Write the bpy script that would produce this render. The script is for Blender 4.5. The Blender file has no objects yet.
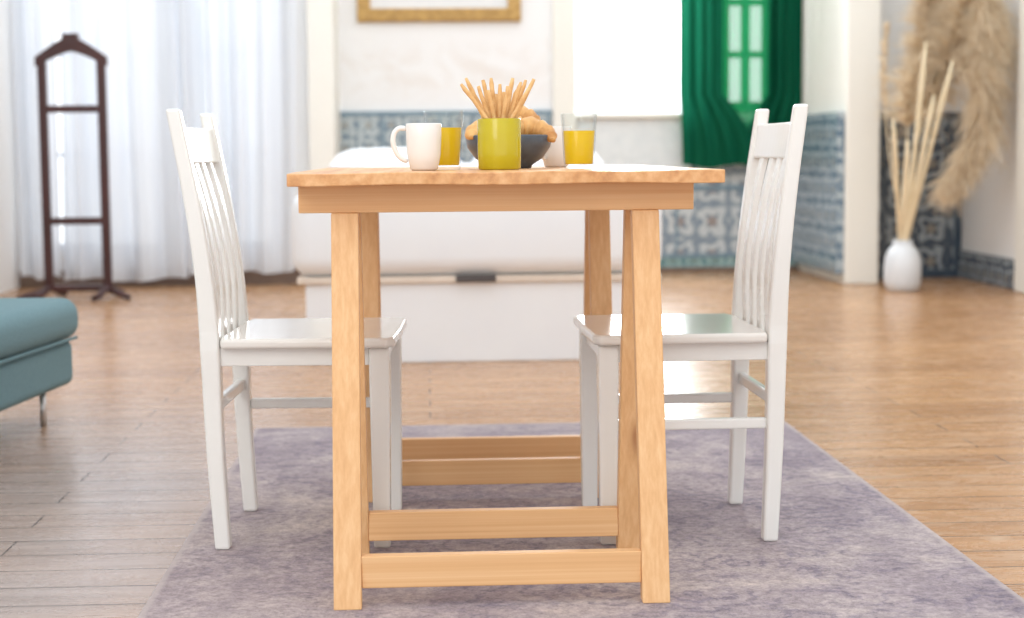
import bpy, bmesh, math, random
from mathutils import Vector, Matrix, Euler
random.seed(7)
R = math.radians
sc = bpy.context.scene
C = sc.collection
sc.view_settings.view_transform = 'Standard'

# ------------------------------------------------------------------ camera
F = 1650.0
HC = 0.783
cd = bpy.data.cameras.new('camera')
cam = bpy.data.objects.new('camera', cd); C.objects.link(cam)
CM = Matrix.Translation((0, 0, HC)) @ Matrix.Rotation(R(-2.9), 4, 'Z') @ Matrix.Rotation(R(90-5.37), 4, 'X') @ Matrix.Rotation(R(-0.5), 4, 'Z')
cam.matrix_world = CM
cd.sensor_width = 36; cd.lens = F*36/1024
cd.dof.use_dof = True; cd.dof.focus_distance = 3.05; cd.dof.aperture_fstop = 3.4
sc.camera = cam
CR = CM.to_3x3()
def ray(px, py): return CR @ Vector(((px-512)/F, (309-py)/F, -1))
def fl(px, py, z=0.0):
    d = ray(px, py); t = (z-HC)/d.z
    return Vector((d.x*t, d.y*t, z))
def at(px, py, Y):
    d = ray(px, py); t = Y/d.y
    return Vector((d.x*t, Y, HC+d.z*t))
def ax(px, Y): return at(px, 160, Y).x
def az(py, Y, px=512): return at(px, py, Y).z

# ------------------------------------------------------------------ materials
def newmat(name):
    m = bpy.data.materials.new(name); m.use_nodes = True
    nt = m.node_tree; b = nt.nodes['Principled BSDF']
    return m, nt, b
def nd(nt, t, **k):
    n = nt.nodes.new(t)
    for a, v in k.items():
        if a in n.inputs: n.inputs[a].default_value = v
        else: setattr(n, a, v)
    return n
def mth(nt, op, a, b=None, c=None):
    n = nt.nodes.new('ShaderNodeMath'); n.operation = op
    for i, v in enumerate((a, b, c)):
        if v is None: continue
        if isinstance(v, (int, float)): n.inputs[i].default_value = v
        else: nt.links.new(v, n.inputs[i])
    return n.outputs[0]
def ramp(nt, fac, stops, interp='LINEAR'):
    n = nt.nodes.new('ShaderNodeValToRGB'); n.color_ramp.interpolation = interp
    e = n.color_ramp.elements
    while len(e) < len(stops): e.new(0.5)
    for i, (p, c) in enumerate(stops):
        e[i].position = p; e[i].color = (*c, 1)
    nt.links.new(fac, n.inputs[0]); return n.outputs[0]
def mix(nt, fac, a, b, mode='MIX'):
    n = nt.nodes.new('ShaderNodeMix'); n.data_type = 'RGBA'; n.blend_type = mode
    for s, v in ((n.inputs[0], fac), (n.inputs[6], a), (n.inputs[7], b)):
        if isinstance(v, (int, float)): s.default_value = v
        elif isinstance(v, tuple): s.default_value = (*v, 1)
        else: nt.links.new(v, s)
    return n.outputs[2]
def coords(nt, scale=(1, 1, 1)):
    t = nt.nodes.new('ShaderNodeTexCoord'); m = nt.nodes.new('ShaderNodeMapping')
    nt.links.new(t.outputs['Object'], m.inputs[0]); m.inputs['Scale'].default_value = scale
    return m.outputs[0]
def noise(nt, v, scale, detail=4, rough=.55, dist=0):
    n = nt.nodes.new('ShaderNodeTexNoise'); nt.links.new(v, n.inputs['Vector'])
    n.inputs['Scale'].default_value = scale; n.inputs['Detail'].default_value = detail
    n.inputs['Roughness'].default_value = rough; n.inputs['Distortion'].default_value = dist
    return n.outputs['Fac']
def bump(nt, b, h, s=.2, d=.002):
    n = nt.nodes.new('ShaderNodeBump'); n.inputs['Strength'].default_value = s; n.inputs['Distance'].default_value = d
    nt.links.new(h, n.inputs['Height']); nt.links.new(n.outputs[0], b.inputs['Normal'])
def plain(name, c1, c2=None, rough=.5, scale=8, metal=0, stretch=(1, 1, 1), bmp=0, **kw):
    m, nt, b = newmat(name)
    c2 = c2 or tuple(x*.9 for x in c1)
    v = coords(nt, stretch); n = noise(nt, v, scale)
    nt.links.new(ramp(nt, n, [(.3, c1), (.7, c2)]), b.inputs['Base Color'])
    b.inputs['Roughness'].default_value = rough; b.inputs['Metallic'].default_value = metal
    if bmp: bump(nt, b, n, bmp, .003)
    for k, val in kw.items(): b.inputs[k.replace('_', ' ')].default_value = val
    return m

def wood(name, ca, cb, cc, stretch=(36, 36, .22), rough=.5, knot=1.5, kst=(5, 5, 2.2), ra_=.03):
    m, nt, b = newmat(name)
    v = coords(nt, stretch)
    oi = nt.nodes.new('ShaderNodeObjectInfo')
    va = nt.nodes.new('ShaderNodeVectorMath'); va.operation = 'ADD'
    nt.links.new(v, va.inputs[0])
    cx = nt.nodes.new('ShaderNodeCombineXYZ')
    r3 = mth(nt, 'MULTIPLY', oi.outputs['Random'], 17.0)
    for i in range(3): nt.links.new(r3, cx.inputs[i])
    nt.links.new(cx.outputs[0], va.inputs[1]); v = va.outputs[0]
    n1 = noise(nt, v, 1.0, 1, .3, .0)
    ring = mth(nt, 'SINE', mth(nt, 'MULTIPLY', n1, 26.0))
    n2 = noise(nt, v, 3.5, 4, .7)
    f = mth(nt, 'ADD', mth(nt, 'ADD', mth(nt, 'MULTIPLY', ring, ra_), mth(nt, 'MULTIPLY', n2, .55)), .2)
    col = ramp(nt, f, [(.34, ca), (.5, cb), (.72, cc)])
    vk = nt.nodes.new('ShaderNodeVectorMath'); vk.operation = 'ADD'
    nt.links.new(coords(nt, kst), vk.inputs[0]); nt.links.new(cx.outputs[0], vk.inputs[1])
    vo = nt.nodes.new('ShaderNodeTexVoronoi'); nt.links.new(vk.outputs[0], vo.inputs['Vector']); vo.inputs['Scale'].default_value = knot
    k = ramp(nt, vo.outputs['Distance'], [(.08, (1, 1, 1)), (.14, (.25, .25, .25)), (.22, (0, 0, 0))])
    col = mix(nt, mth(nt, 'MULTIPLY', k, .7), col, (cb[0]*.45, cb[1]*.3, cb[2]*.25))
    nt.links.new(col, b.inputs['Base Color']); b.inputs['Roughness'].default_value = rough
    bump(nt, b, f, .08, .001)
    return m

M = {}
M['pine'] = wood('pine_wood', (.87, .56, .29), (.79, .46, .215), (.66, .345, .145))
M['top'] = wood('pine_top', (.82, .49, .24), (.70, .36, .15), (.46, .19, .07), stretch=(16, .6, 16), rough=.42, knot=2.0, kst=(4, 1.6, 4), ra_=.06)
M['white'] = plain('white_paint', (.86, .86, .83), (.83, .82, .79), .18, 5)
M['seatw'] = plain('white_seat_paint', (.84, .82, .78), (.78, .75, .70), .13, 4)
M['wall'] = plain('wall_plaster', (.86, .86, .85), (.83, .82, .81), .8, 2)
M['trimw'] = plain('trim_paint', (.86, .85, .79), (.83, .82, .76), .5, 2)
M['palepanel'] = plain('pale_panel', (.78, .82, .83), (.68, .73, .75), .4, 14)
M['bedw'] = plain('bed_white', (.86, .89, .92), (.84, .87, .91), .7, 6)
M['sheet'] = plain('white_sheet', (.87, .90, .93), (.85, .88, .92), .8, 5, bmp=.3)
M['bedwood'] = plain('bed_edge', (.78, .69, .60), (.70, .61, .52), .5, 8)
M['dark'] = plain('dark_grey', (.10, .09, .09), (.06, .05, .05), .4, 8)
M['mahog'] = plain('mahogany', (.065, .015, .013), (.035, .010, .010), .35, 12, stretch=(1, 1, .2))
M['basewood'] = plain('dark_baseboard', (.22, .15, .11), (.14, .09, .07), .4, 6)
M['teal'] = plain('teal_fabric', (.15, .255, .285), (.12, .215, .245), .9, 120, bmp=.4)
M['chrome'] = plain('chrome', (.75, .75, .76), (.65, .65, .66), .3, 5, metal=.8)
M['gold'] = plain('gilt', (.56, .35, .11), (.32, .18, .05), .4, 30, metal=.3, bmp=.5)
M['mat'] = plain('picture_mat', (.82, .82, .82), (.72, .74, .76), .6, 4)
M['mug'] = plain('white_ceramic', (.84, .83, .81), (.82, .81, .79), .15, 4)
M['bowl'] = plain('slate_bowl', (.10, .125, .16), (.065, .08, .105), .3, 30)
M['cup'] = plain('chartreuse_ceramic', (.54, .46, .015), (.48, .40, .01), .15, 8)
M['stick'] = plain('breadstick', (.85, .57, .27), (.66, .37, .14), .7, 60, bmp=.3)
M['crois'] = plain('croissant', (.84, .50, .18), (.52, .23, .06), .45, 30, bmp=.4)
M['vase'] = plain('vase_glaze', (.74, .77, .80), (.66, .70, .74), .3, 4)
M['reed'] = plain('dried_reed', (.86, .74, .53), (.78, .65, .43), .7, 20)
M['winf'] = plain('green_window_frame', (.008, .22, .10), (.006, .18, .08), .5, 5)
M['whitef'] = plain('white_window_frame', (.82, .85, .88), (.78, .8, .84), .5, 5)

def fabric(name, c, trans, transp, c2=None, sc_=(6, 1, .4)):
    m, nt, b = newmat(name); nt.nodes.remove(b)
    out = nt.nodes['Material Output']
    v = coords(nt, sc_); n = noise(nt, v, 3)
    col = ramp(nt, n, [(.3, c), (.7, c2 or tuple(x*.92 for x in c))])
    d = nd(nt, 'ShaderNodeBsdfDiffuse'); t = nd(nt, 'ShaderNodeBsdfTranslucent'); tr = nd(nt, 'ShaderNodeBsdfTransparent')
    nt.links.new(col, d.inputs[0]); nt.links.new(col, t.inputs[0])
    m1 = nd(nt, 'ShaderNodeMixShader'); m1.inputs[0].default_value = trans
    nt.links.new(d.outputs[0], m1.inputs[1]); nt.links.new(t.outputs[0], m1.inputs[2])
    m2 = nd(nt, 'ShaderNodeMixShader'); m2.inputs[0].default_value = transp
    nt.links.new(m1.outputs[0], m2.inputs[1]); nt.links.new(tr.outputs[0], m2.inputs[2])
    nt.links.new(m2.outputs[0], out.inputs[0]); return m
M['sheer'] = fabric('sheer_white', (.81, .84, .88), .42, .08, (.77, .805, .86))
M['green'] = fabric('green_velvet', (.010, .125, .065), .25, .0, (.005, .085, .046))
M['greensheer'] = fabric('green_sheer', (.05, .66, .26), .6, .36)
M['plume'] = fabric('pampas_plume', (.95, .86, .70), .4, 0, (.70, .56, .39), (9, 9, 9))
M['juice'] = fabric('orange_juice', (1.0, .80, .03), .3, 0, (1.0, .74, .025))

def glassm():
    m, nt, b = newmat('clear_glass'); nt.nodes.remove(b)
    lw = nd(nt, 'ShaderNodeLayerWeight'); lw.inputs[0].default_value = .5
    f = mth(nt, 'ADD', mth(nt, 'MULTIPLY', mth(nt, 'POWER', lw.outputs['Facing'], 3.0), .5), .03)
    tr = nd(nt, 'ShaderNodeBsdfTransparent'); tr.inputs[0].default_value = (.975, .985, .985, 1)
    g = nd(nt, 'ShaderNodeBsdfGlossy'); g.inputs['Roughness'].default_value = .05; g.inputs[0].default_value = (.58, .62, .64, 1)
    mx = nd(nt, 'ShaderNodeMixShader'); nt.links.new(f, mx.inputs[0])
    nt.links.new(tr.outputs[0], mx.inputs[1]); nt.links.new(g.outputs[0], mx.inputs[2])
    nt.links.new(mx.outputs[0], nt.nodes['Material Output'].inputs[0]); return m
M['glass'] = glassm()

def backwall():
    m, nt, b = newmat('painted_wall')
    v = coords(nt); n = noise(nt, v, 3.5, 5, .6, 1.5)
    sx = nt.nodes.new('ShaderNodeSeparateXYZ'); nt.links.new(v, sx.inputs[0])
    zf = mth(nt, 'SUBTRACT', 1, mth(nt, 'MULTIPLY', mth(nt, 'ABSOLUTE', mth(nt, 'SUBTRACT', sx.outputs[2], 1.33)), 4.5))
    zf = mth(nt, 'MAXIMUM', zf, 0)
    f = mth(nt, 'MULTIPLY', zf, ramp(nt, n, [(.42, (0, 0, 0)), (.65, (1, 1, 1))]))
    col = mix(nt, mth(nt, 'MULTIPLY', f, .45), (.86, .87, .88), (.70, .62, .55))
    nt.links.new(col, b.inputs['Base Color']); b.inputs['Roughness'].default_value = .8
    return m
M['backwall'] = backwall()

def tile(name, axis, base, blue, accent, size=.14, dens=.5, grout=.25):
    m, nt, b = newmat(name)
    v = coords(nt, (1/size,)*3)
    s = nt.nodes.new('ShaderNodeSeparateXYZ'); nt.links.new(v, s.inputs[0])
    u = s.outputs[axis]; w = s.outputs[2]
    fu = mth(nt, 'SUBTRACT', mth(nt, 'FRACT', mth(nt, 'ADD', u, 50)), .5)
    fw = mth(nt, 'SUBTRACT', mth(nt, 'FRACT', mth(nt, 'ADD', w, 50)), .5)
    r = mth(nt, 'SQRT', mth(nt, 'ADD', mth(nt, 'MULTIPLY', fu, fu), mth(nt, 'MULTIPLY', fw, fw)))
    an = mth(nt, 'ARCTAN2', fw, fu)
    pet = mth(nt, 'MULTIPLY', mth(nt, 'COSINE', mth(nt, 'MULTIPLY', an, 4)), .09)
    n = noise(nt, v, 1.8, 5, .65, .8)
    q = mth(nt, 'SINE', mth(nt, 'MULTIPLY', mth(nt, 'ADD', mth(nt, 'ADD', r, pet), mth(nt, 'MULTIPLY', n, .8)), 15))
    f = mth(nt, 'ADD', mth(nt, 'MULTIPLY', q, .5), dens)
    col = ramp(nt, f, [(.25, base), (.75, blue)])
    ac = ramp(nt, r, [(.10, (1, 1, 1)), (.20, (0, 0, 0))])
    col = mix(nt, mth(nt, 'MULTIPLY', ac, .7), col, accent)
    g = mth(nt, 'MAXIMUM', mth(nt, 'ABSOLUTE', fu), mth(nt, 'ABSOLUTE', fw))
    gg = ramp(nt, g, [(.47, (0, 0, 0)), (.49, (1, 1, 1))])
    col = mix(nt, mth(nt, 'MULTIPLY', gg, grout), col, (.4, .45, .45))
    nt.links.new(col, b.inputs['Base Color']); b.inputs['Roughness'].default_value = .2
    return m
M['tileA'] = tile('blue_tile', 0, (.46, .52, .54), (.18, .25, .31), (.36, .34, .28), .15, .45)
M['tileB'] = tile('pale_tile', 0, (.55, .59, .60), (.22, .28, .34), (.30, .21, .16), .22, .42)
M['tileS'] = tile('blue_tile_side', 1, (.44, .51, .55), (.11, .18, .25), (.3, .26, .2), .16, .55)
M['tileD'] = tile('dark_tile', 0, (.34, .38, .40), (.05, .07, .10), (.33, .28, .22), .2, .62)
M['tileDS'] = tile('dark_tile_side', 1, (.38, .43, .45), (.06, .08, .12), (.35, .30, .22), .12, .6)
M['tileG'] = tile('green_tile', 0, (.32, .45, .44), (.12, .25, .26), (.22, .3, .26), .14, .5)
M['border'] = plain('blue_border', (.15, .24, .31), (.23, .32, .38), .3, 25)
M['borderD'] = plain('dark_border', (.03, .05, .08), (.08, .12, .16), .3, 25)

def floormat():
    m, nt, b = newmat('plank_floor')
    v = coords(nt)
    br = nt.nodes.new('ShaderNodeTexBrick'); nt.links.new(v, br.inputs['Vector'])
    br.offset = .37; br.inputs['Scale'].default_value = 1
    br.inputs['Brick Width'].default_value = 2.3; br.inputs['Row Height'].default_value = .125
    br.inputs['Mortar Size'].default_value = .0030; br.inputs['Mortar Smooth'].default_value = .3
    br.inputs['Color1'].default_value = (.44, .225, .098, 1); br.inputs['Color2'].default_value = (.57, .315, .148, 1)
    br.inputs['Mortar'].default_value = (.14, .075, .042, 1)
    vs = coords(nt, (.7, 9, 1)); n = noise(nt, vs, 3, 6, .65, .6)
    col = mix(nt, .7, br.outputs['Color'], ramp(nt, n, [(.3, (.60, .54, .50)), (.65, (1.05, 1.05, 1.05))]), 'MULTIPLY')
    n2 = noise(nt, v, 1.3, 5, .6); n4 = noise(nt, coords(nt, (2, 5, 1)), 3.0, 6, .75, 1.0)
    col = mix(nt, ramp(nt, n4, [(.50, (0, 0, 0)), (.75, (.65, .65, .65))]), col, (.62, .46, .32))
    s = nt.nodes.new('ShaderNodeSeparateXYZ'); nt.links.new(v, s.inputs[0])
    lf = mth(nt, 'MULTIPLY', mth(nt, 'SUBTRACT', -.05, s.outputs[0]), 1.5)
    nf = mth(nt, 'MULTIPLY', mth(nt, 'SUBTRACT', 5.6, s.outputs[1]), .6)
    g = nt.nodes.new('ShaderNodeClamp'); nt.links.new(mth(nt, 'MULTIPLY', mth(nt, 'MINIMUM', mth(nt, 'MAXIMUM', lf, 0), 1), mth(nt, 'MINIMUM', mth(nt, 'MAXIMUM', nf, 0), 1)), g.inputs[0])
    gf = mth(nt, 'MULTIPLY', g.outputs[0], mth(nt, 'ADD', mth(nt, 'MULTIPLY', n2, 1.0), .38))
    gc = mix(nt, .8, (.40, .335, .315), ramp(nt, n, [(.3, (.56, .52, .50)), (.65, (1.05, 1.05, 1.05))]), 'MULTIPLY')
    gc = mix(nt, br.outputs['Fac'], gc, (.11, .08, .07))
    col = mix(nt, mth(nt, 'MINIMUM', gf, .92), col, gc)  # near-left planks greyed: worn finish plus curtain reflection mixed into the colour
    nt.links.new(col, b.inputs['Base Color'])
    nt.links.new(mth(nt, 'ADD', mth(nt, 'MULTIPLY', n4, .28), .13), b.inputs['Roughness'])
    bump(nt, b, mth(nt, 'SUBTRACT', mth(nt, 'MULTIPLY', n, .5), br.outputs['Fac']), .25, .002)
    return m
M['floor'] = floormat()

def rugmat():
    m, nt, b = newmat('faded_rug')
    v = coords(nt)
    n1 = noise(nt, v, 1.5, 8, .72, .5); n2 = noise(nt, v, 9, 6, .8, .4); n6 = noise(nt, coords(nt, (1, 1.3, 1)), 4.0, 8, .8, .3)
    n3 = noise(nt, v, 75, 3, .85)
    s = nt.nodes.new('ShaderNodeSeparateXYZ'); nt.links.new(v, s.inputs[0])
    vo = nt.nodes.new('ShaderNodeTexVoronoi'); nt.links.new(v, vo.inputs['Vector']); vo.inputs['Scale'].default_value = 6
    orn = mth(nt, 'SINE', mth(nt, 'ADD', mth(nt, 'MULTIPLY', vo.outputs['Distance'], 28), mth(nt, 'MULTIPLY', n2, 20)))
    col = ramp(nt, mth(nt, 'ADD', mth(nt, 'MULTIPLY', n1, .55), mth(nt, 'MULTIPLY', n6, .45)),
               [(.38, (.24, .195, .225)), (.47, (.345, .29, .315)), (.54, (.45, .385, .385)), (.62, (.56, .48, .445))])
    wear = ramp(nt, n6, [(.44, (1, 1, 1)), (.54, (0, 0, 0))])
    om = ramp(nt, orn, [(.15, (0, 0, 0)), (.8, (1, 1, 1))])
    col = mix(nt, mth(nt, 'MULTIPLY', mth(nt, 'MULTIPLY', om, .65), mth(nt, 'ADD', mth(nt, 'MULTIPLY', wear, .8), .2)), col, (.18, .155, .21))
    # pinkish beige wear towards the sofa side at the near edge
    pf = nt.nodes.new('ShaderNodeClamp')
    nt.links.new(mth(nt, 'MULTIPLY', mth(nt, 'SUBTRACT', -.25, mth(nt, 'ADD', s.outputs[0], mth(nt, 'MULTIPLY', s.outputs[1], .4))), 1.2), pf.inputs[0])
    col = mix(nt, mth(nt, 'MULTIPLY', pf.outputs[0], mth(nt, 'MULTIPLY', n1, .8)), col, (.52, .42, .38))
    d = ramp(nt, n3, [(.30, (.56, .55, .57)), (.70, (1.28, 1.28, 1.28))])
    col = mix(nt, .95, col, d, 'MULTIPLY')
    e = mth(nt, 'MINIMUM', mth(nt, 'SUBTRACT', RW, mth(nt, 'ABSOLUTE', s.outputs[0])), mth(nt, 'SUBTRACT', RL, mth(nt, 'ABSOLUTE', s.outputs[1])))
    e = mth(nt, 'ADD', e, mth(nt, 'MULTIPLY', n2, .02))
    bd = ramp(nt, e, [(.0, (.7, .7, .7)), (.03, (.15, .15, .15)), (.10, (0, 0, 0)), (.16, (.7, .7, .7)), (.19, (.1, .1, .1)), (.25, (0, 0, 0))])
    col = mix(nt, mth(nt, 'MULTIPLY', bd, .35), col, (.16, .13, .165))
    ed = ramp(nt, e, [(.018, (1, 1, 1)), (.026, (0, 0, 0))])
    col = mix(nt, mth(nt, 'MULTIPLY', ed, .6), col, (.52, .45, .43))
    nt.links.new(col, b.inputs['Base Color']); b.inputs['Roughness'].default_value = .9
    bump(nt, b, n3, .25, .002)
    return m

# ------------------------------------------------------------------ mesh helpers
def link(o, parent=None, **props):
    C.objects.link(o)
    if parent: o.parent = parent
    for k, v in props.items(): o[k] = v
    return o
def mk(name, verts, faces, mat, parent=None, loc=(0, 0, 0), smooth=False, bevel=0, seg=2, sub=0, **props):
    me = bpy.data.meshes.new(name); me.from_pydata([tuple(v) for v in verts], [], faces)
    bm = bmesh.new(); bm.from_mesh(me); bmesh.ops.recalc_face_normals(bm, faces=bm.faces); bm.to_mesh(me); bm.free()
    me.materials.append(mat)
    if smooth or sub:
        for p in me.polygons: p.use_smooth = True
    o = bpy.data.objects.new(name, me); o.location = loc
    if bevel:
        md = o.modifiers.new('bevel', 'BEVEL'); md.width = bevel; md.segments = seg; md.limit_method = 'ANGLE'; md.angle_limit = R(40)
    if sub:
        md = o.modifiers.new('sub', 'SUBSURF'); md.levels = sub; md.render_levels = sub
    return link(o, parent, **props)
def thing(name, loc, rotz=0, **props):
    o = bpy.data.objects.new(name, None); o.location = loc; o.rotation_euler = (0, 0, rotz); o.empty_display_size = .05
    return link(o, None, **props)
def boxv(x0, x1, y0, y1, z0, z1):
    return ([(x0,y0,z0),(x1,y0,z0),(x1,y1,z0),(x0,y1,z0),(x0,y0,z1),(x1,y0,z1),(x1,y1,z1),(x0,y1,z1)],
            [(0,3,2,1),(4,5,6,7),(0,1,5,4),(1,2,6,5),(2,3,7,6),(3,0,4,7)])
def multi(boxes):
    V, Fc = [], []
    for b in boxes:
        v, f = boxv(*b); n = len(V); V += v; Fc += [tuple(i+n for i in q) for q in f]
    return V, Fc
def box(name, b, mat, parent=None, bevel=0, **p):
    v, f = boxv(*b); return mk(name, v, f, mat, parent, bevel=bevel, **p)
def struct(name, boxes, mat, bevel=0):
    v, f = multi(boxes); return mk(name, v, f, mat, None, bevel=bevel, kind='structure')
def lathe(prof, seg=40, wob=None):
    V, Fc = [], []
    for i, (r, z) in enumerate(prof):
        for k in range(seg):
            a = 2*math.pi*k/seg; rr = r*(1+(wob(a, z) if wob else 0)); V.append((rr*math.cos(a), rr*math.sin(a), z))
    for i in range(len(prof)-1):
        for k in range(seg):
            k2 = (k+1) % seg; Fc.append((i*seg+k, i*seg+k2, (i+1)*seg+k2, (i+1)*seg+k))
    if prof[0][0] > 1e-6: Fc.append(tuple(range(seg))[::-1])
    if prof[-1][0] > 1e-6: Fc.append(tuple((len(prof)-1)*seg+k for k in range(seg)))
    return V, Fc
def tube(pts, rad, seg=8, cap=True):
    pts = [Vector(p) for p in pts]; V, Fc = [], []
    up = None
    for i, p in enumerate(pts):
        t = (pts[min(i+1, len(pts)-1)]-pts[max(i-1, 0)]).normalized()
        if up is None:
            up = Vector((0, 1, 0)) if abs(t.y) < .9 else Vector((1, 0, 0))
        a = (up - t*up.dot(t)).normalized(); bb = t.cross(a); up = a
        r = rad(i/(len(pts)-1)) if callable(rad) else rad
        for k in range(seg):
            an = 2*math.pi*k/seg; V.append(p+a*r*math.cos(an)+bb*r*math.sin(an))
    for i in range(len(pts)-1):
        for k in range(seg):
            k2 = (k+1) % seg; Fc.append((i*seg+k, i*seg+k2, (i+1)*seg+k2, (i+1)*seg+k))
    if cap:
        Fc.append(tuple(range(seg))[::-1]); Fc.append(tuple((len(pts)-1)*seg+k for k in range(seg)))
    return V, Fc
def sections(secs):
    V, Fc = [], []
    for s in secs: V += list(s)
    for i in range(len(secs)-1):
        for k in range(4):
            k2 = (k+1) % 4; Fc.append((i*4+k, i*4+k2, (i+1)*4+k2, (i+1)*4+k))
    n = (len(secs)-1)*4
    Fc.append((3, 2, 1, 0)); Fc.append((n, n+1, n+2, n+3)); return V, Fc
def interp(tab, z):
    for (a, x0), (b, x1) in zip(tab, tab[1:]):
        if z <= b:
            t = (z-a)/(b-a); return x0+(x1-x0)*t
    return tab[-1][1]
def smoothcurve(tab, z):
    n = len(tab)
    for i in range(n-1):
        if z <= tab[i+1][0] or i == n-2:
            z0, x0 = tab[i]; z1, x1 = tab[i+1]
            m0 = (x1-tab[i-1][1])/(z1-tab[i-1][0]) if i > 0 else (x1-x0)/(z1-z0)
            m1 = (tab[i+2][1]-x0)/(tab[i+2][0]-z0) if i < n-2 else (x1-x0)/(z1-z0)
            h = z1-z0; t = (z-z0)/h
            return (2*t**3-3*t**2+1)*x0+(t**3-2*t**2+t)*h*m0+(-2*t**3+3*t**2)*x1+(t**3-t**2)*h*m1

# ------------------------------------------------------------------ room
YB = 10.8; YL = 10.15; YR = 10.05; ZT = 3.3
XLW = ax(16, YL); XRW = ax(962, YR)
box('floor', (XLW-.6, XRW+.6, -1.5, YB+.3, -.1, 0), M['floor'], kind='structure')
struct('wall_left', [(XLW-.15, XLW, -1.5, YL+.15, 0, ZT)], M['wall'])
struct('wall_right', [(XRW, XRW+.15, -1.5, YR+.15, 0, ZT)], M['wall'])
xa, xb = ax(34, YL), ax(160, YL); xc, xd = ax(188, YL), ax(276, YL); xe = ax(322, YL)
struct('wall_window_side', [(XLW, xa, YL, YL+.15, 0, ZT), (xb, xc, YL, YL+.15, 0, ZT), (xd, xe, YL, YL+.15, 0, ZT),
        (xa, xb, YL, YL+.15, 0, .22), (xc, xd, YL, YL+.15, 0, .22), (xa, xb, YL, YL+.15, 2.9, ZT), (xc, xd, YL, YL+.15, 2.9, ZT)], M['wall'])
def winframe(name, x0, x1, y, z0, z1, cols, rows, mat, w=.04):
    bs = [(x0, x0+w, y, y+.04, z0, z1), (x1-w, x1, y, y+.04, z0, z1), (x0+w, x1-w, y, y+.04, z0, z0+w), (x0+w, x1-w, y, y+.04, z1-w, z1)]
    for i in range(1, cols):
        x = x0+(x1-x0)*i/cols; bs.append((x-w*.4, x+w*.4, y+.002, y+.038, z0+w, z1-w))
    for z in rows: bs.append((x0+w, x1-w, y+.004, y+.036, z-w*.3, z+w*.3))
    return struct(name, bs, mat)
winframe('window_1', xa, xb, YL+.05, .22, 2.9, 2, [.8, 1.4, 2.0], M['whitef'])
winframe('window_2', xc, xd, YL+.05, .22, 2.9, 2, [.8, 1.4, 2.0], M['whitef'])
struct('baseboard_left', [(XLW+.001, ax(306, YL), YL-.025, YL, 0, .10)], M['basewood'])
p0, p1 = ax(309, YL-.1), ax(335, YL-.1)
struct('trim_1', [(p0, p1, YL-.1, YB, 0, ZT)], M['trimw'], bevel=.01)
w1a, w1b = ax(577, YB), ax(686, YB); w2a, w2b = ax(720, YB), ax(774, YB)
xbl, xbr = p1, ax(862, YB)
zs = az(119, YB)
zs2 = az(114, YB)
struct('wall_back', [(xbl, w1a, YB, YB+.2, 0, ZT), (w1a, w1b, YB, YB+.2, 0, zs), (w1b, w2a, YB, YB+.2, 0, ZT),
        (w2a, w2b, YB, YB+.2, 0, zs2), (w2b, xbr, YB, YB+.2, 0, ZT),
        (w1a, w1b, YB, YB+.2, 2.8, ZT), (w2a, w2b, YB, YB+.2, 2.8, ZT)], M['backwall'])
winframe('window_3', w1a, w1b, YB+.1, zs, 2.8, 1, [], M['whitef'], .03)
winframe('window_4', w2a, w2b, YB+.06, zs2, 2.8, 2, [1.42, 1.76, 2.1], M['winf'], .07)
struct('trim_2', [(ax(553, YB), ax(576, YB), YB-.05, YB, 0, ZT)], M['trimw'], bevel=.006)
struct('trim_3', [(ax(577, YB), ax(686, YB), YB-.07, YB+.02, zs, zs+.03)], M['trimw'], bevel=.005)
zt1 = az(111, YB, 440); zt2 = az(122, YB, 700)
struct('trim_4', [(xbl, ax(552, YB), YB-.02, YB, .0, zt1-.03)], M['tileA'])
struct('trim_5', [(xbl, ax(552, YB), YB-.028, YB, zt1-.03, zt1)] +
       [(ax(p, YB)-.010, ax(p, YB)+.010, YB-.026, YB, 0, zt1-.03) for p in (338, 384, 440, 500, 548)], M['border'])
x5, x6 = ax(578, YB), ax(812, YB); x56 = ax(690, YB)
zg = az(255, YB, 740); zm = az(170, YB, 640)
struct('trim_6', [(x5, x56, YB-.02, YB, zg, zm), (x56, x6, YB-.02, YB, zg, zt2-.03)], M['tileB'])
struct('trim_16', [(x5, x56, YB-.026, YB, zm, zs)], M['palepanel'])
struct('trim_7', [(x5, x6, YB-.024, YB, .03, zg)], M['tileG'])
struct('trim_8', [(x56, x6, YB-.028, YB, zt2-.03, zt2), (x5, x6, YB-.028, YB, zg-.01, zg+.015), (x5, x6, YB-.028, YB, az(190, YB, 740), az(185, YB, 740))] +
       [(ax(p, YB)-.010, ax(p, YB)+.010, YB-.027, YB, zg, az(190, YB, 740)) for p in (676, 742, 808)], M['border'])
struct('baseboard_back', [(x5, xbr, YB-.035, YB, 0, .03)], M['basewood'])
q0, q1 = ax(846, 9.55), ax(880, 9.55)
struct('trim_9', [(q0, q1, 9.55, YB+.1, 0, ZT)], M['trimw'], bevel=.012)
struct('trim_10', [(q0-.045, q0-.002, 9.58, YB-.03, .06, az(113, 9.9, 830))], M['tileS'])
struct('trim_11', [(ax(813, YB), q0-.045, YB-.03, YB, .06, zs2)], M['tileD'])
struct('wall_alcove', [(q1, XRW+.15, YR, YR+.15, 0, ZT)], M['wall'])
za = az(112, YR, 930)
struct('trim_12', [(q1+.03, XRW-.01, YR-.02, YR, .03, za-.03)], M['tileD'])
struct('trim_13', [(q1+.02, XRW-.005, YR-.028, YR, za-.03, za), (q1+.02, q1+.05, YR-.027, YR, .0, za-.03), (XRW-.05, XRW-.005, YR-.027, YR, 0, za-.03), (q1+.05, XRW-.05, YR-.027, YR, 0, .05)], M['borderD'])
struct('trim_14', [(XRW-.02, XRW, 4, YR-.03, .0, .17)], M['tileDS'])
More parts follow.
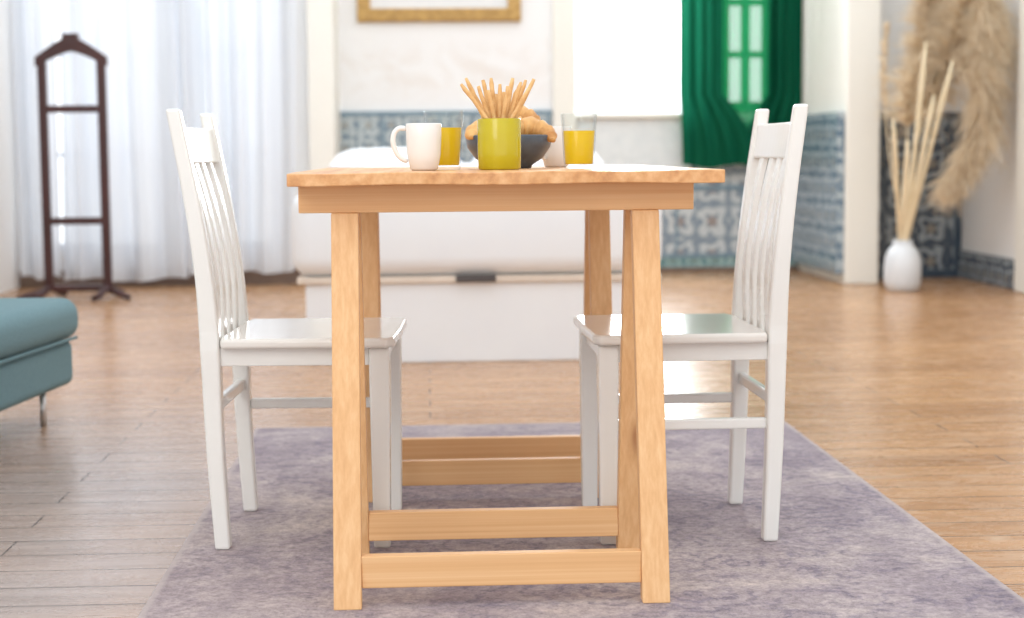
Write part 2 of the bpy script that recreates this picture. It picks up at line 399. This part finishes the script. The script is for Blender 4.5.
pc = 8.95
struct('trim_15', [(XRW-.06, XRW, 7.8, pc, 0, ZT)], M['trimw'], bevel=.01)

# ------------------------------------------------------------------ curtains
def curtain(name, top, bot, Y, z0, z1, folds, amp, mat, label, group, seed=0, nx=160, nz=26, kf=None):
    rnd = random.Random(seed); ph = [rnd.uniform(0, 6.28) for _ in range(4)]
    V, Fc = [], []
    for j in range(nz+1):
        tz = j/nz; z = z0+(z1-z0)*tz
        k = kf(tz) if kf else tz**.8
        xa_, xb_ = bot[0]+(top[0]-bot[0])*k, bot[1]+(top[1]-bot[1])*k
        for i in range(nx+1):
            u = i/nx
            uu = u + .03*math.sin(5*u+ph[0]) + .012*math.sin(3*tz+ph[1])
            y = Y + amp*(math.sin(2*math.pi*folds*uu+ph[2]) + .2*math.sin(2*math.pi*folds*2.3*uu+ph[3]+tz))*(.7+.3*math.sin(5*u+2*tz))
            V.append((xa_+(xb_-xa_)*u, y, z + (.012*math.sin(9*u+ph[0]) if j == 0 else 0)))
    for j in range(nz):
        for i in range(nx):
            a = j*(nx+1)+i; Fc.append((a, a+1, a+nx+2, a+nx+1))
    o = mk(name, V, Fc, mat, smooth=True, label=label, category='curtain')
    if group: o['group'] = group
    return o
YC = YL-.17
def pr(a, b, Y): return (ax(a, Y), ax(b, Y))
curtain('sheer_curtain', pr(18, 62, YC), pr(18, 58, YC), YC, .07, 3.0, 2, .05, M['sheer'], 'narrow white sheer curtain behind the dark valet stand, nearest the left wall', 'white sheer curtains', 1, 90)
curtain('sheer_curtain', pr(66, 182, YC), pr(60, 186, YC), YC, .05, 3.0, 4, .08, M['sheer'], 'wide white sheer curtain right beside the dark valet stand', 'white sheer curtains', 2, 200)
curtain('sheer_curtain', pr(188, 304, YC), pr(188, 292, YC), YC, .09, 3.0, 4, .08, M['sheer'], 'white sheer curtain hanging behind the left white chair, next to the wall pier', 'white sheer curtains', 5, 200)
YG = YB-.16
zgc = az(166, YG, 740)
kf_ = lambda t: min(1.0, t*5.0)**1.7
curtain('green_curtain', pr(679, 722, YG), pr(682, 760, YG), YG-.02, zgc, 3.0, 4, .028, M['green'], 'dark green curtain hanging between the bright window and the green framed window', 'green curtains', 3, 70, 50, kf_)
curtain('green_curtain', pr(769, 805, YG), pr(740, 806, YG), YG+.05, zgc, 3.0, 4, .028, M['green'], 'dark green curtain right of the green framed window, behind the right chair back', 'green curtains', 4, 70, 50, kf_)
curtain('green_sheer_curtain', pr(718, 774, YG), pr(722, 770, YG), YG+.12, zs2-.20, 3.0, 3, .006, M['greensheer'], 'light green translucent curtain glowing in front of the green framed window', None, 6, 70)
def rod(x0, x1, Y, z, label):
    v, f = tube([(x0, Y, z), ((x0+x1)/2, Y, z), (x1, Y, z)], .012, 10)
    mk('curtain_rod', v, f, M['dark'], label=label, category='curtain rod')
rod(XLW, p0, YC, 3.0, 'dark curtain rod carrying the white sheer curtains')
rod(ax(670, YG), q0, YG, 3.0, 'dark curtain rod carrying the green curtains')

# ------------------------------------------------------------------ picture
t = thing('picture', (ax(441, YB), YB, az(22, YB, 441)), label='gilt framed picture hanging on the wall above the tiled wainscot', category='picture')
hw = (ax(522, YB)-ax(360, YB))/2; fw_ = .085
bs = [(-hw, hw, -.04, 0, 0, fw_), (-hw, hw, -.04, 0, .75, .75+fw_), (-hw, -hw+fw_, -.04, 0, fw_, .75), (hw-fw_, hw, -.04, 0, fw_, .75),
      (-hw+.02, hw-.02, -.052, -.04, .015, .035), (-hw+.05, hw-.05, -.048, -.04, .055, .07)]
v, f = multi(bs); mk('frame', v, f, M['gold'], t, bevel=.004)
box('mount', (-hw+fw_, hw-fw_, -.018, -.002, fw_, .75), M['mat'], t)

# ------------------------------------------------------------------ bed
bf = fl(470, 363); BY = bf.y; BX0 = at(293, 240, BY).x; BX1 = BX0+1.38
zmb = az(276, BY, 470)
t = thing('bed', ((BX0+BX1)/2, BY, 0), label='white double bed with box base standing behind the table', category='bed')
bw = (BX1-BX0)/2
box('base', (-bw+.04, bw-.0, .03, 2.0, 0, zmb-.026), M['bedw'], t, bevel=.006)
box('edge_board', (-bw+.01, bw, .01, 2.02, zmb-.026, zmb), M['bedwood'], t, bevel=.004)
hx = at(476, 280, BY).x-(BX0+BX1)/2
box('handle', (hx-.075, hx+.075, -.006, .02, zmb-.024, zmb+.004), M['dark'], t, bevel=.004, label='dark recessed handle')
def pillowv(w, d, h, n=18, e=.45, seed=0):
    V, Fc = [], []
    for s in (1, -1):
        for j in range(n+1):
            for i in range(n+1):
                u, v = -1+2*i/n, -1+2*j/n
                k = max(0, (1-abs(u)**4)*(1-abs(v)**4))**e
                V.append((u*w/2, v*d/2, s*h/2*k*(1+.05*math.sin(7*u+seed)*math.cos(5*v))))
    N = (n+1)**2
    for s in (0, 1):
        for j in range(n):
            for i in range(n):
                a = s*N+j*(n+1)+i; q = (a, a+1, a+n+2, a+n+1); Fc.append(q if s == 0 else q[::-1])
    return V, Fc
mz0, mz1 = zmb, .655
v, f = boxv(-bw-.01, bw+.01, -.01, 2.0, mz0, mz1)
o = mk('mattress', v, f, M['sheet'], t, bevel=.075, seg=6)
for p in o.data.polygons: p.use_smooth = True
def cloth(name, x0, x1, y0, y1, z, h, label, cat, seed, loc):
    V, Fc = [], []; n = 40
    for j in range(n+1):
        for i in range(n+1):
            u, w = i/n, j/n
            e = min(u, 1-u, w, 1-w)*2
            hh = h*min(1, e*6)**.5
            hh += .012*math.sin(13*u+seed+4*w)*math.cos(9*w+2*u)*min(1, e*5)
            V.append((x0+(x1-x0)*u, y0+(y1-y0)*w, z+hh))
    for j in range(n):
        for i in range(n):
            a = j*(n+1)+i; Fc.append((a, a+1, a+n+2, a+n+1))
    ring = [i for i in range(n+1)]+[(j*(n+1)+n) for j in range(1, n+1)]+[n*(n+1)+i for i in range(n-1, -1, -1)]+[j*(n+1) for j in range(n-1, 0, -1)]
    Fc.append(tuple(ring[::-1]))
    return mk(name, V, Fc, M['sheet'], loc=loc, smooth=True, label=label, category=cat)
cloth('duvet', -.55, .55, .75, 1.40, 0, .075, 'white folded duvet lying across the bed', 'duvet', 1, ((BX0+BX1)/2, BY, .656))
for i, (px_, lab) in enumerate(((-.33, 'white pillow on the left half of the bed head'), (.33, 'white pillow on the right half of the bed head'))):
    v, f = pillowv(.62, .44, .16, seed=i)
    o = mk('pillow', v, f, M['sheet'], loc=((BX0+BX1)/2+px_, BY+1.72, .736), smooth=True, label=lab, category='pillow', group='pillows on the bed')

# ------------------------------------------------------------------ rug
ra, rb = fl(255, 431), fl(782, 421)
RY1 = (ra.y+rb.y)/2; RY0 = 2.05
RCx = (ra.x+rb.x)/2; RW = (rb.x-ra.x)/2; RCy = (RY0+RY1)/2; RL = (RY1-RY0)/2
M['rug'] = rugmat()
v, f = boxv(-RW, RW, -RL, RL, 0, .007)
rug = mk('rug', v, f, M['rug'], loc=(RCx, RCy, 0.0005), bevel=.003, label='faded lavender grey patterned rug under the table and chairs', category='rug')
RZ = .0075
# ------------------------------------------------------------------ table
TX = (at(333, 590, 2.9).x + at(668, 590, 2.9).x)/2 - .003
LW = .048; HO = .29
BZ0, BZ1, TT = .682, .7315, .7535
def shearleg(name, xc, yb, yt, zt, w, d, mat, parent):
    n = 6; secs = []
    for i in range(n+1):
        k = i/n; z = zt*k; y = yb+(yt-yb)*k
        secs.append([(-w/2, -d/2+y-yb, z), (w/2, -d/2+y-yb, z), (w/2, d/2+y-yb, z), (-w/2, d/2+y-yb, z)])
    V, Fc = sections(secs)
    return mk(name, V, Fc, mat, parent, loc=(xc, yb, RZ), bevel=.002)
def hbar(name, x0, x1, y0, y1, z0, z1, mat, parent, **p):
    L = x1-x0; V, Fc = boxv(z0-(z0+z1)/2, z1-(z0+z1)/2, y0-(y0+y1)/2, y1-(y0+y1)/2, -L/2, L/2)
    o = mk(name, V, Fc, mat, parent, bevel=.002, **p)
    o.location = ((x0+x1)/2, (y0+y1)/2, (z0+z1)/2); o.rotation_euler = (0, R(90), 0)
    return o
def trestle(X, Yc, label, sp=.19, tp_=.045):
    t = thing('trestle', (X, Yc, 0), label=label, category='trestle', group='trestles under the table top')
    for s in (-1, 1):
        for q in (-1, 1):
            shearleg('leg', s*(HO-LW/2), q*sp, q*tp_, BZ0-RZ, LW, .030, M['pine'], t)
    hbar('top_beam', -.347, .353, -.060, .060, BZ0, BZ1, M['pine'], t)
    for q in (-1, 1):
        k = .072/.676; y = q*(sp-(sp-tp_)*k)
        hbar('lower_rail', -(HO-LW), (HO-LW), y-.012, y+.012, .040, .096, M['pine'], t)
    return t
trestle(TX, 2.98, 'light pine trestle with splayed legs at the near end of the table', .19, .050)
trestle(TX+.008, 3.83, 'light pine trestle at the far end of the table, between the chairs', .160, .030)
V, Fc = [], []
TY0, TY1 = 2.84, 4.05
TWc = (ax(286, TY0)+ax(725, TY0))/2; TW = (ax(725, TY0)-ax(286, TY0))/2
nx, ny = 60, 10
rnd = random.Random(3)
chip = [0.0025*math.sin(i*.31)+.0012*math.sin(i*.9+1)+rnd.uniform(-.0004, .0004) for i in range(nx+1)]
for lay in range(2):
    for j in range(ny+1):
        for i in range(nx+1):
            u = -1+2*i/nx; y = (TY1-TY0)*j/ny
            z = TT if lay else BZ1+.0005
            if j == 0:
                y += chip[i]*2
                z += (-.0010*(1+math.sin(i*.3)) if lay else -.0010*(1+math.sin(i*.23+1)))
            V.append((u*TW, y, z))
N = (nx+1)*(ny+1)
for j in range(ny):
    for i in range(nx):
        a = j*(nx+1)+i; Fc.append((a+N, a+1+N, a+nx+2+N, a+nx+1+N)); Fc.append((a, a+nx+1, a+nx+2, a+1))
for i in range(nx):
    Fc.append((i, i+1, i+1+N, i+N)); b_ = ny*(nx+1)+i; Fc.append((b_+1, b_, b_+N, b_+1+N))
for j in range(ny):
    a = j*(nx+1); Fc.append((a+nx+1, a, a+N, a+nx+1+N)); a += nx; Fc.append((a, a+nx+1, a+nx+1+N, a+N))
mk('table_top', V, Fc, M['top'], loc=(TWc, TY0, 0), bevel=.002, label='rectangular knotty pine table top resting on two trestles', category='table top')

# ------------------------------------------------------------------ chairs
def wood_w(z): return interp([(0, .030), (.25, .035), (.42, .039), (.6, .033), (.87, .027)], z)
def chair(loc, rot, label, sides, rk, fr=0):
    PT = [(z, -.157+(x+.160)*rk) for z, x in [(0, -.157), (.2, -.170), (.42, -.177), (.55, -.188), (.70, -.213), (.868, -.250)]]
    t = thing('dining_chair', loc, rot, label=label, category='chair', group='white wooden chairs at the table')
    for s in (-1, 1):
        secs = []
        for i in range(25):
            z = .868*i/24; x = smoothcurve(PT, z); w = wood_w(z); d = .030 if z > .4 else .034; y = s*(.176)
            secs.append([(x-w/2, y-d/2, z), (x+w/2, y-d/2, z), (x+w/2, y+d/2, z), (x-w/2, y+d/2, z)])
        V, Fc = sections(secs); mk('back_post', V, Fc, M['white'], t, bevel=.006, seg=3)
        secs = []
        for i in range(7):
            z = .40*i/6; w = .033+.007*min(1, i/5); x = .169+fr; y = s*.172
            secs.append([(x-w/2, y-w/2, z), (x+w/2, y-w/2, z), (x+w/2, y+w/2, z), (x-w/2, y+w/2, z)])
        V, Fc = sections(secs); mk('leg', V, Fc, M['white'], t, bevel=.005, seg=3)
    xb_ = smoothcurve(PT, .41)+.020
    outl = [(xb_-.004, -.155), (xb_-.004, .155), (xb_+.004, .205), (.188+fr, .212), (.201+fr, .19), (.204+fr, 0), (.201+fr, -.19), (.188+fr, -.212), (xb_+.004, -.205)]
    n = len(outl)
    V = [(x, y, .401) for x, y in outl]+[(x, y, .421) for x, y in outl]
    Fc = [tuple(range(n))[::-1], tuple(range(n, 2*n))]+[(i, (i+1) % n, n+(i+1) % n, n+i) for i in range(n)]
    mk('seat', V, Fc, M['seatw'], t, bevel=.007, seg=4)
    for s in (-1, 1):
        box('apron', (xb_-.002, .149+fr, s*.172-.009, s*.172+.009, .365, .401), M['white'], t, bevel=.002)
    box('apron', (.160+fr, .178+fr, -.152, .152, .365, .401), M['white'], t, bevel=.002)
    box('apron', (xb_-.032, xb_-.008, -.161, .161, .365, .408), M['white'], t, bevel=.002)
    for s in sides:
        box('stretcher', (-.149, .153+fr, s*.173-.008, s*.173+.008, .227, .249), M['white'], t, bevel=.004)
    box('stretcher', (-.176, -.159, -.161, .161, .270, .294), M['white'], t, bevel=.004)
    def rail(name, z0, z1, th, bow):
        secs = []
        for i in range(13):
            y = -.162+.324*i/12; b_ = -bow*(1-(y/.162)**2)
            x0 = smoothcurve(PT, z0)+b_; x1 = smoothcurve(PT, z1)+b_
            secs.append([(x0-th/2, y, z0), (x0+th/2, y, z0), (x1+th/2, y, z1), (x1-th/2, y, z1)])
        V, Fc = sections(secs); mk(name, V, Fc, M['white'], t, bevel=.004)
    rail('crest_rail', .762, .835, .020, .010)
    for y in (-.111, -.037, .037, .111):
        secs = []
        for i in range(17):
            k = i/16; z = .408+(.765-.408)*k
            x = smoothcurve(PT, z)-.010*k*(1-(y/.162)**2)+.010*math.sin(math.pi*k)
            secs.append([(x-.0065, y-.017, z), (x+.0065, y-.017, z), (x+.0065, y+.017, z), (x-.0065, y+.017, z)])
        V, Fc = sections(secs); mk('slat', V, Fc, M['white'], t, bevel=.003)
    return t
ln, lf_ = fl(219, 549), fl(245, 512)
rn, rf_ = fl(771, 539), fl(738, 502)
lc = Vector((ln.x+.176, (ln.y+lf_.y)/2-.03, RZ)); rc = Vector((rn.x-.169, (rn.y+rf_.y)/2-.045, RZ))
chair(lc, R(-2.8), 'white painted wooden chair with slatted back on the left side of the table', (1,), .82, -.008)
chair(rc, R(180.6), 'white painted wooden chair with slatted back on the right side of the table', (-1, 1), .62)

# ------------------------------------------------------------------ things on the table
TZ = TT+.0004
def tp(px, Y): return (ax(px, Y), Y, TZ)
t = thing('mug', tp(424, 3.06), label='plain white ceramic mug with its handle to the left, in front of a juice glass', category='mug')
P = [(.0, .0), (.022, .0), (.026, .004), (.031, .03), (.0325, .06), (.0328, .085), (.0318, .0865), (.0303, .085), (.029, .06), (.027, .03), (.02, .008), (0, .006)]
v, f = lathe(P, 48); mk('body', v, f, M['mug'], t, smooth=True)
pts = [(-.030, 0, .076), (-.043, 0, .080), (-.054, 0, .073), (-.058, 0, .056), (-.054, 0, .038), (-.044, 0, .022), (-.028, 0, .016)]
v, f = tube(pts, .0055, 10); mk('handle', v, f, M['mug'], t, sub=1)
t = thing('mug', tp(556, 3.54), label='plain white ceramic mug mostly hidden behind the dark bowl of croissants', category='mug')
t.rotation_euler = (0, 0, R(40))
v, f = lathe(P, 48); mk('body', v, f, M['mug'], t, smooth=True)
v, f = tube(pts, .0048, 10); mk('handle', v, f, M['mug'], t, sub=1)
def glass(loc, label, r, h, jl):
    t = thing('juice_glass', loc, label=label, category='glass', group='glasses of orange juice')
    rb_ = r*.80
    G = [(0, 0), (rb_, 0), (rb_+.001, .003), (r, h), (r-.0015, h+.0006), (r-.0022, h-.001), (rb_-.0012, .008), (0, .007)]
    v, f = lathe(G, 48); mk('glass_body', v, f, M['glass'], t, smooth=True)
    def rin(z): return (rb_-.0014)+((r-.0022)-(rb_-.0012))*(z-.008)/(h-.009)
    v, f = lathe([(0, .0085), (rb_-.003, .0085), (rin(.010), .010), (rin(jl), jl), (0, jl)], 48); mk('juice', v, f, M['juice'], t, smooth=False)
glass(tp(444, 3.18), 'clear glass of orange juice between the white mug and the green cup', .0385, .112, .080)
glass(tp(579, 3.16), 'clear glass of orange juice standing alone right of the dark bowl', .0345, .104, .072)
cp = tp(499.5, 3.09)
t = thing('cup', cp, label='straight-sided chartreuse green ceramic cup holding the breadsticks', category='cup')
v, f = lathe([(0, 0), (.037, 0), (.0395, .003), (.0405, .03), (.0405, .093), (.0395, .0945), (.037, .093), (.0365, .008), (0, .006)], 48)
mk('body', v, f, M['cup'], t, smooth=True)
tops = [(461, 84), (466, 78), (473, 92), (478, 86), (483, 80), (488, 90), (491, 78), (496, 94), (500, 84), (504, 92), (508, 86), (513, 78), (517, 90), (521, 82), (526, 80), (529, 88), (534, 79)]
sorder = sorted(range(len(tops)), key=lambda i: tops[i][0])
for n_, i in enumerate(sorder):
    px, py = tops[i]
    yo = (-.022, .002, .024, -.010, .013)[n_ % 5]
    tt = at(px, py, 3.09+yo*1.3)
    dx = tt.x-cp[0]; dz = tt.z-TZ
    rm = math.sqrt(max(.0001, .032**2-yo**2))
    rim = max(-rm, min(rm, dx*.45))
    slope = (dx-rim)/(dz-.095)
    bx = max(-.026, min(.026, rim-slope*.085))
    a = Vector((cp[0]+bx, cp[1]+yo*.8, TZ+.010)); m_ = Vector((cp[0]+rim, cp[1]+yo, TZ+.095)); b_ = Vector((tt.x, tt.y, tt.z))
    pts = []
    for k in range(14):
        s = k/13; p = a.lerp(m_, s*2) if s < .5 else m_.lerp(b_, s*2-1)
        pts.append(p-a+Vector((random.uniform(-.0006, .0006), random.uniform(-.0006, .0006), 0)))
    v, f = tube(pts, lambda s: .0040*(1+.12*math.sin(s*23+i))*(1 if .03 < s < .97 else .7), 8)
    mk('breadstick', v, f, M['stick'], loc=a, smooth=True, category='breadstick', group='breadsticks in the green cup',
       label='thin golden breadstick standing in the green cup among the others')
bp = tp(509, 3.36)
t = thing('bowl', bp, label='dark slate grey bowl holding croissants behind the green cup', category='bowl')
v, f = lathe([(0, 0), (.045, 0), (.047, .006), (.068, .02), (.084, .042), (.089, .065), (.087, .067), (.084, .065), (.079, .044), (.063, .025), (.04, .012), (0, .011)], 56)
mk('body', v, f, M['bowl'], t, smooth=True)
def croissant(loc, rot, label, s=1.0):
    V, Fc = [], []; n, sg = 60, 16
    for i in range(n+1):
        k = i/n; a = R(-75)+R(150)*k; cx, cy = .05*math.sin(a), .05*(math.cos(a)-.8)
        r = .025*max(.12, math.sin(math.pi*k))**.75
        ph = (abs(k-.5)*2*4.2) % 1
        r *= 1+.28*(1-ph)
        for j in range(sg):
            b_ = 2*math.pi*j/sg
            rx, rz = r*math.cos(b_), r*math.sin(b_)*.85
            V.append(((cx+rx*math.sin(a))*s*1.15, (cy+rx*math.cos(a))*s, rz*s))
    for i in range(n):
        for j in range(sg):
            j2 = (j+1) % sg; Fc.append((i*sg+j, i*sg+j2, (i+1)*sg+j2, (i+1)*sg+j))
    Fc.append(tuple(range(sg))); Fc.append(tuple(n*sg+j for j in range(sg))[::-1])
    o = mk('croissant', V, Fc, M['crois'], loc=loc, smooth=True, label=label, category='croissant', group='croissants in the dark bowl')
    o.rotation_euler = rot
croissant((bp[0]-.038, bp[1]-.01, bp[2]+.076), (R(15), R(-8), R(20)), 'golden croissant on the left side of the dark bowl', .92)
croissant((bp[0]+.040, bp[1]-.02, bp[2]+.075), (R(25), R(10), R(-10)), 'golden croissant on the right side of the dark bowl', .94)
croissant((bp[0]+.005, bp[1]+.032, bp[2]+.101), (R(30), R(0), R(5)), 'golden croissant lying on top of the other two in the dark bowl', 1.0)

# ------------------------------------------------------------------ sofa bench
sp = fl(92, 414)
ang = R(-7)
t = thing('bench', (sp.x, 4.98, 0), ang, label='teal upholstered bench with seat cushion and chrome legs at the left edge', category='bench')
v, f = boxv(-.75, -.022, -1.5, -.022, .11, .245); o = mk('body', v, f, M['teal'], t, bevel=.025, seg=4)
v, f = boxv(-.77, 0, -1.52, 0, .246, .370); o = mk('cushion', v, f, M['teal'], t, bevel=.05, seg=6)
for p in o.data.polygons: p.use_smooth = True
v, f = tube([(-.012, -1.5, .25), (-.012, -.7, .25), (-.012, -.03, .25)], .005, 8); mk('piping', v, f, M['teal'], t)
for x, y in ((-.08, -.14), (-.68, -.14), (-.08, -1.4), (-.68, -1.4)):
    v, f = tube([(x, y, 0), (x, y, .05), (x, y, .112)], .010, 12); mk('leg', v, f, M['chrome'], t, smooth=True, label='chrome leg')

# ------------------------------------------------------------------ valet stand
VY = 9.25
vx0, vx1 = ax(45, VY), ax(104, VY); vc = (vx0+vx1)/2; vh = (vx1-vx0)/2
t = thing('valet_stand', (vc, VY, 0), label='dark mahogany valet stand with coat hanger top in front of the sheer curtains', category='valet stand')
ztp = az(60, VY, 75)
for s in (-1, 1):
    v, f = boxv(s*vh-.024, s*vh+.024, -.018, .018, .05, ztp); mk('post', v, f, M['mahog'], t, bevel=.005)
    pts = [(s*vh-.04, -.20, .019), (s*vh-.02, -.15, .03), (s*vh, -.07, .058), (s*vh, 0, .07), (s*vh, .07, .058), (s*vh+.02, .15, .03), (s*vh+.04, .20, .019)]
    v, f = tube(pts, .018, 8); mk('foot', v, f, M['mahog'], t, smooth=True)
    v, f = tube([(s*vh, -.02, .055), (s*vh+s*.08, -.10, .035), (s*vh+s*.14, -.15, .018)], .017, 8); mk('foot', v, f, M['mahog'], t, smooth=True)
for py in (109, 221):
    z = az(py, VY, 75); box('rail', (-vh+.018, vh-.018, -.012, .012, z-.02, z+.02), M['mahog'], t, bevel=.004)
box('rail', (-vh+.016, vh-.016, -.04, .04, .045, .08), M['mahog'], t, bevel=.004)
zt_ = az(36, VY, 75)
secs = []
for i in range(21):
    u = -1+2*i/20; zz = ztp+(zt_-ztp-.04)*(1-abs(u)**1.3)-.01*abs(u); x = u*(vh+.035); h_ = .026+.018*(1-abs(u))
    secs.append([(x, -.022, zz-h_), (x, .022, zz-h_), (x, .022, zz+h_), (x, -.022, zz+h_)])
v, f = sections(secs); mk('hanger', v, f, M['mahog'], t, bevel=.006)
box('hanger_block', (-.045, .045, -.024, .024, zt_-.06, zt_+.014), M['mahog'], t, bevel=.008)

# ------------------------------------------------------------------ vase and dried grasses
VZ = 9.1
vp = Vector((ax(904, VZ), VZ, 0))
t = thing('vase', vp, label='pale grey white ribbed vase standing on the floor by the tiled alcove', category='vase')
v, f = lathe([(0, 0), (.075, 0), (.088, .01), (.100, .05), (.102, .13), (.095, .19), (.075, .235), (.056, .255), (.052, .275), (.056, .285), (.050, .283), (.046, .27), (.05, .25), (.07, .225), (.088, .18), (.094, .12), (.09, .05), (0, .02)], 96, lambda a, z: .012*math.cos(24*a))
mk('body', v, f, M['vase'], t, smooth=True)
reeds = [(893, 118), (908, 140), (926, 42), (934, 95), (953, 60)]
rl = ['dried reed in the vase with its tip farthest left', 'short dried reed second from the left in the vase', 'tall dried reed in the middle of the bunch in the vase',
      'short dried reed right of the tall middle reed in the vase', 'dried reed in the vase leaning farthest right']
for i, (px, py) in enumerate(reeds):
    tip = at(px, py, VZ-.24+.02*(i % 3)); a = i*1.3
    base = vp+Vector((0, .03*math.sin(a), .04)); rimp = vp+Vector((0, -.012+.02*math.sin(a+2), .28))
    rimp.x = vp.x+max(-.032, min(.032, (tip.x-vp.x)*.12)); base.x = vp.x-(rimp.x-vp.x)
    pts = [base-base]+[(base.lerp(rimp, .5))-base, rimp-base]+[rimp.lerp(tip, k/6)-base for k in range(1, 7)]
    v, f = tube(pts, lambda s: (.009+.006*s) if s < .93 else .006, 6)
    mk('dried_reed', v, f, M['reed'], loc=base, smooth=True, label='pale straight '+rl[i], category='dried reed', group='dried reeds in the vase')
def plume(axis, start, length, width, label, seed, n=900):
    rnd = random.Random(seed)
    pts = [at(px, py, Y) for px, py, Y in axis]
    base = vp+Vector((rnd.uniform(-.02, .02), rnd.uniform(-.01, .03), .06)); rimp = vp+Vector((rnd.uniform(-.02, .02), rnd.uniform(0, .03), .28))
    ctl = [base, rimp]+pts
    full = []
    for i in range(len(ctl)-1):
        p0_, p1_, p2_, p3_ = ctl[max(i-1, 0)], ctl[i], ctl[i+1], ctl[min(i+2, len(ctl)-1)]
        for k in range(10):
            s = k/10
            full.append(.5*((2*p1_)+(p2_-p0_)*s+(2*p0_-5*p1_+4*p2_-p3_)*s*s+(3*p1_-p0_-3*p2_+p3_)*s**3))
    full.append(ctl[-1])
    t = thing('pampas_stalk', base, label=label, category='dried plume', group='feathery dried plumes in the vase')
    v, f = tube([p-base for p in full], lambda s: .006*(1.1-s), 6); mk('stem', v, f, M['reed'], t, smooth=True)
    V, Fc = [], []
    i0 = int(start*len(full))
    for _ in range(n):
        s = rnd.random()**.85; q = i0+s*(len(full)-1-i0); ii = min(int(q), len(full)-2)
        p0 = full[ii].lerp(full[ii+1], q-ii); tg = (full[ii+1]-full[ii]).normalized()
        rd0 = Vector((rnd.gauss(0, 1), rnd.gauss(0, .7), rnd.gauss(0, .6))).normalized()
        L0 = length*rnd.uniform(.45, 1.2)*(1.1-.4*s)
        for _k in range(12):
            rd = (rd0+Vector((rnd.gauss(0, .25), rnd.gauss(0, .25), rnd.gauss(0, .25)))).normalized(); L = L0*rnd.uniform(.7, 1.15)
            p = p0+tg*rnd.uniform(-.01, .01)
            d = (tg*.8+rd*width*9+Vector((0, 0, -.1))).normalized()
            sd = d.cross(Vector((rnd.gauss(0, 1), rnd.gauss(0, 1), rnd.gauss(0, 1)))).normalized()*.0027
            for k in range(5):
                kk = k/4
                c = p+d*L*kk+Vector((0, 0, -.38))*L*kk*kk
                if c.x > XRW-.03: c.x = XRW-.03
                if c.y > YR-.06: c.y = YR-.06
                ww = sd*(1-kk*.8); V += [c-ww-base, c+ww-base]
                if k: m_ = len(V); Fc.append((m_-4, m_-3, m_-1, m_-2))
    mk('plume', V, Fc, M['plume'], t, smooth=True)
plume([(893, 180, 8.95), (886, 120, 8.9), (884, 60, 8.9), (886, 28, 8.9)], .62, .085, .03, 'slim upright pampas plume, leftmost in the vase', 1, 120)
plume([(906, 150, 9.2), (910, 100, 9.2), (920, 50, 9.25), (930, 0, 9.25), (940, -40, 9.2)], .40, .24, .08, 'broad upright pampas plume rising behind the straight reeds', 2, 420)
plume([(914, 150, 9.25), (930, 95, 9.3), (948, 35, 9.3), (960, -20, 9.3)], .52, .26, .10, 'tall pampas plume in the middle of the bunch, above the reed tips', 5, 430)
plume([(915, 150, 9.2), (935, 90, 9.2), (955, 35, 9.15), (975, 0, 9.1), (987, 15, 9.05), (988, 50, 9.05)], .48, .25, .10, 'big drooping pampas plume arching toward the right wall at the top', 3, 460)
plume([(918, 170, 9.2), (935, 110, 9.15), (958, 70, 9.1), (982, 75, 9.05), (984, 115, 9.05), (970, 150, 9.05), (952, 180, 9.05)], .50, .20, .09, 'lowest pampas plume bending down beside the right wall', 4, 480)

# ------------------------------------------------------------------ light
w = bpy.data.worlds.new('world'); sc.world = w; w.use_nodes = True
bg = w.node_tree.nodes['Background']; bg.inputs[0].default_value = (.945, .975, 1, 1); bg.inputs[1].default_value = 1.56
def area(name, loc, target, sx, sy, power, col=(1, 1, 1)):
    l = bpy.data.lights.new(name, 'AREA'); l.shape = 'RECTANGLE'; l.size = sx; l.size_y = sy; l.energy = power; l.color = col
    o = bpy.data.objects.new(name, l); C.objects.link(o); o.location = loc
    o.rotation_euler = (Vector(target)-Vector(loc)).to_track_quat('-Z', 'Y').to_euler()
area('soft_key', (-2.0, -.5, 2.8), (0, 3.3, .4), 2.5, 2, 55, (1, .97, .92))
area('window_light', ((w1a+w1b)/2, YB+.35, 1.9), (0.3, 3, .3), .7, 1.6, 100, (.95, .98, 1))
area('curtain_daylight', ((xa+xd)/2, YL+1.0, 1.9), ((xa+xd)/2, 8, 1.0), 2.4, 2.2, 30, (.96, .98, 1))
area('back_room_fill', (.6, 6.5, 3.1), (.6, 9.5, .8), 3.0, 1.5, 38, (.95, .98, 1))  # added overhead fill lamp inside the room, brightening the back wall
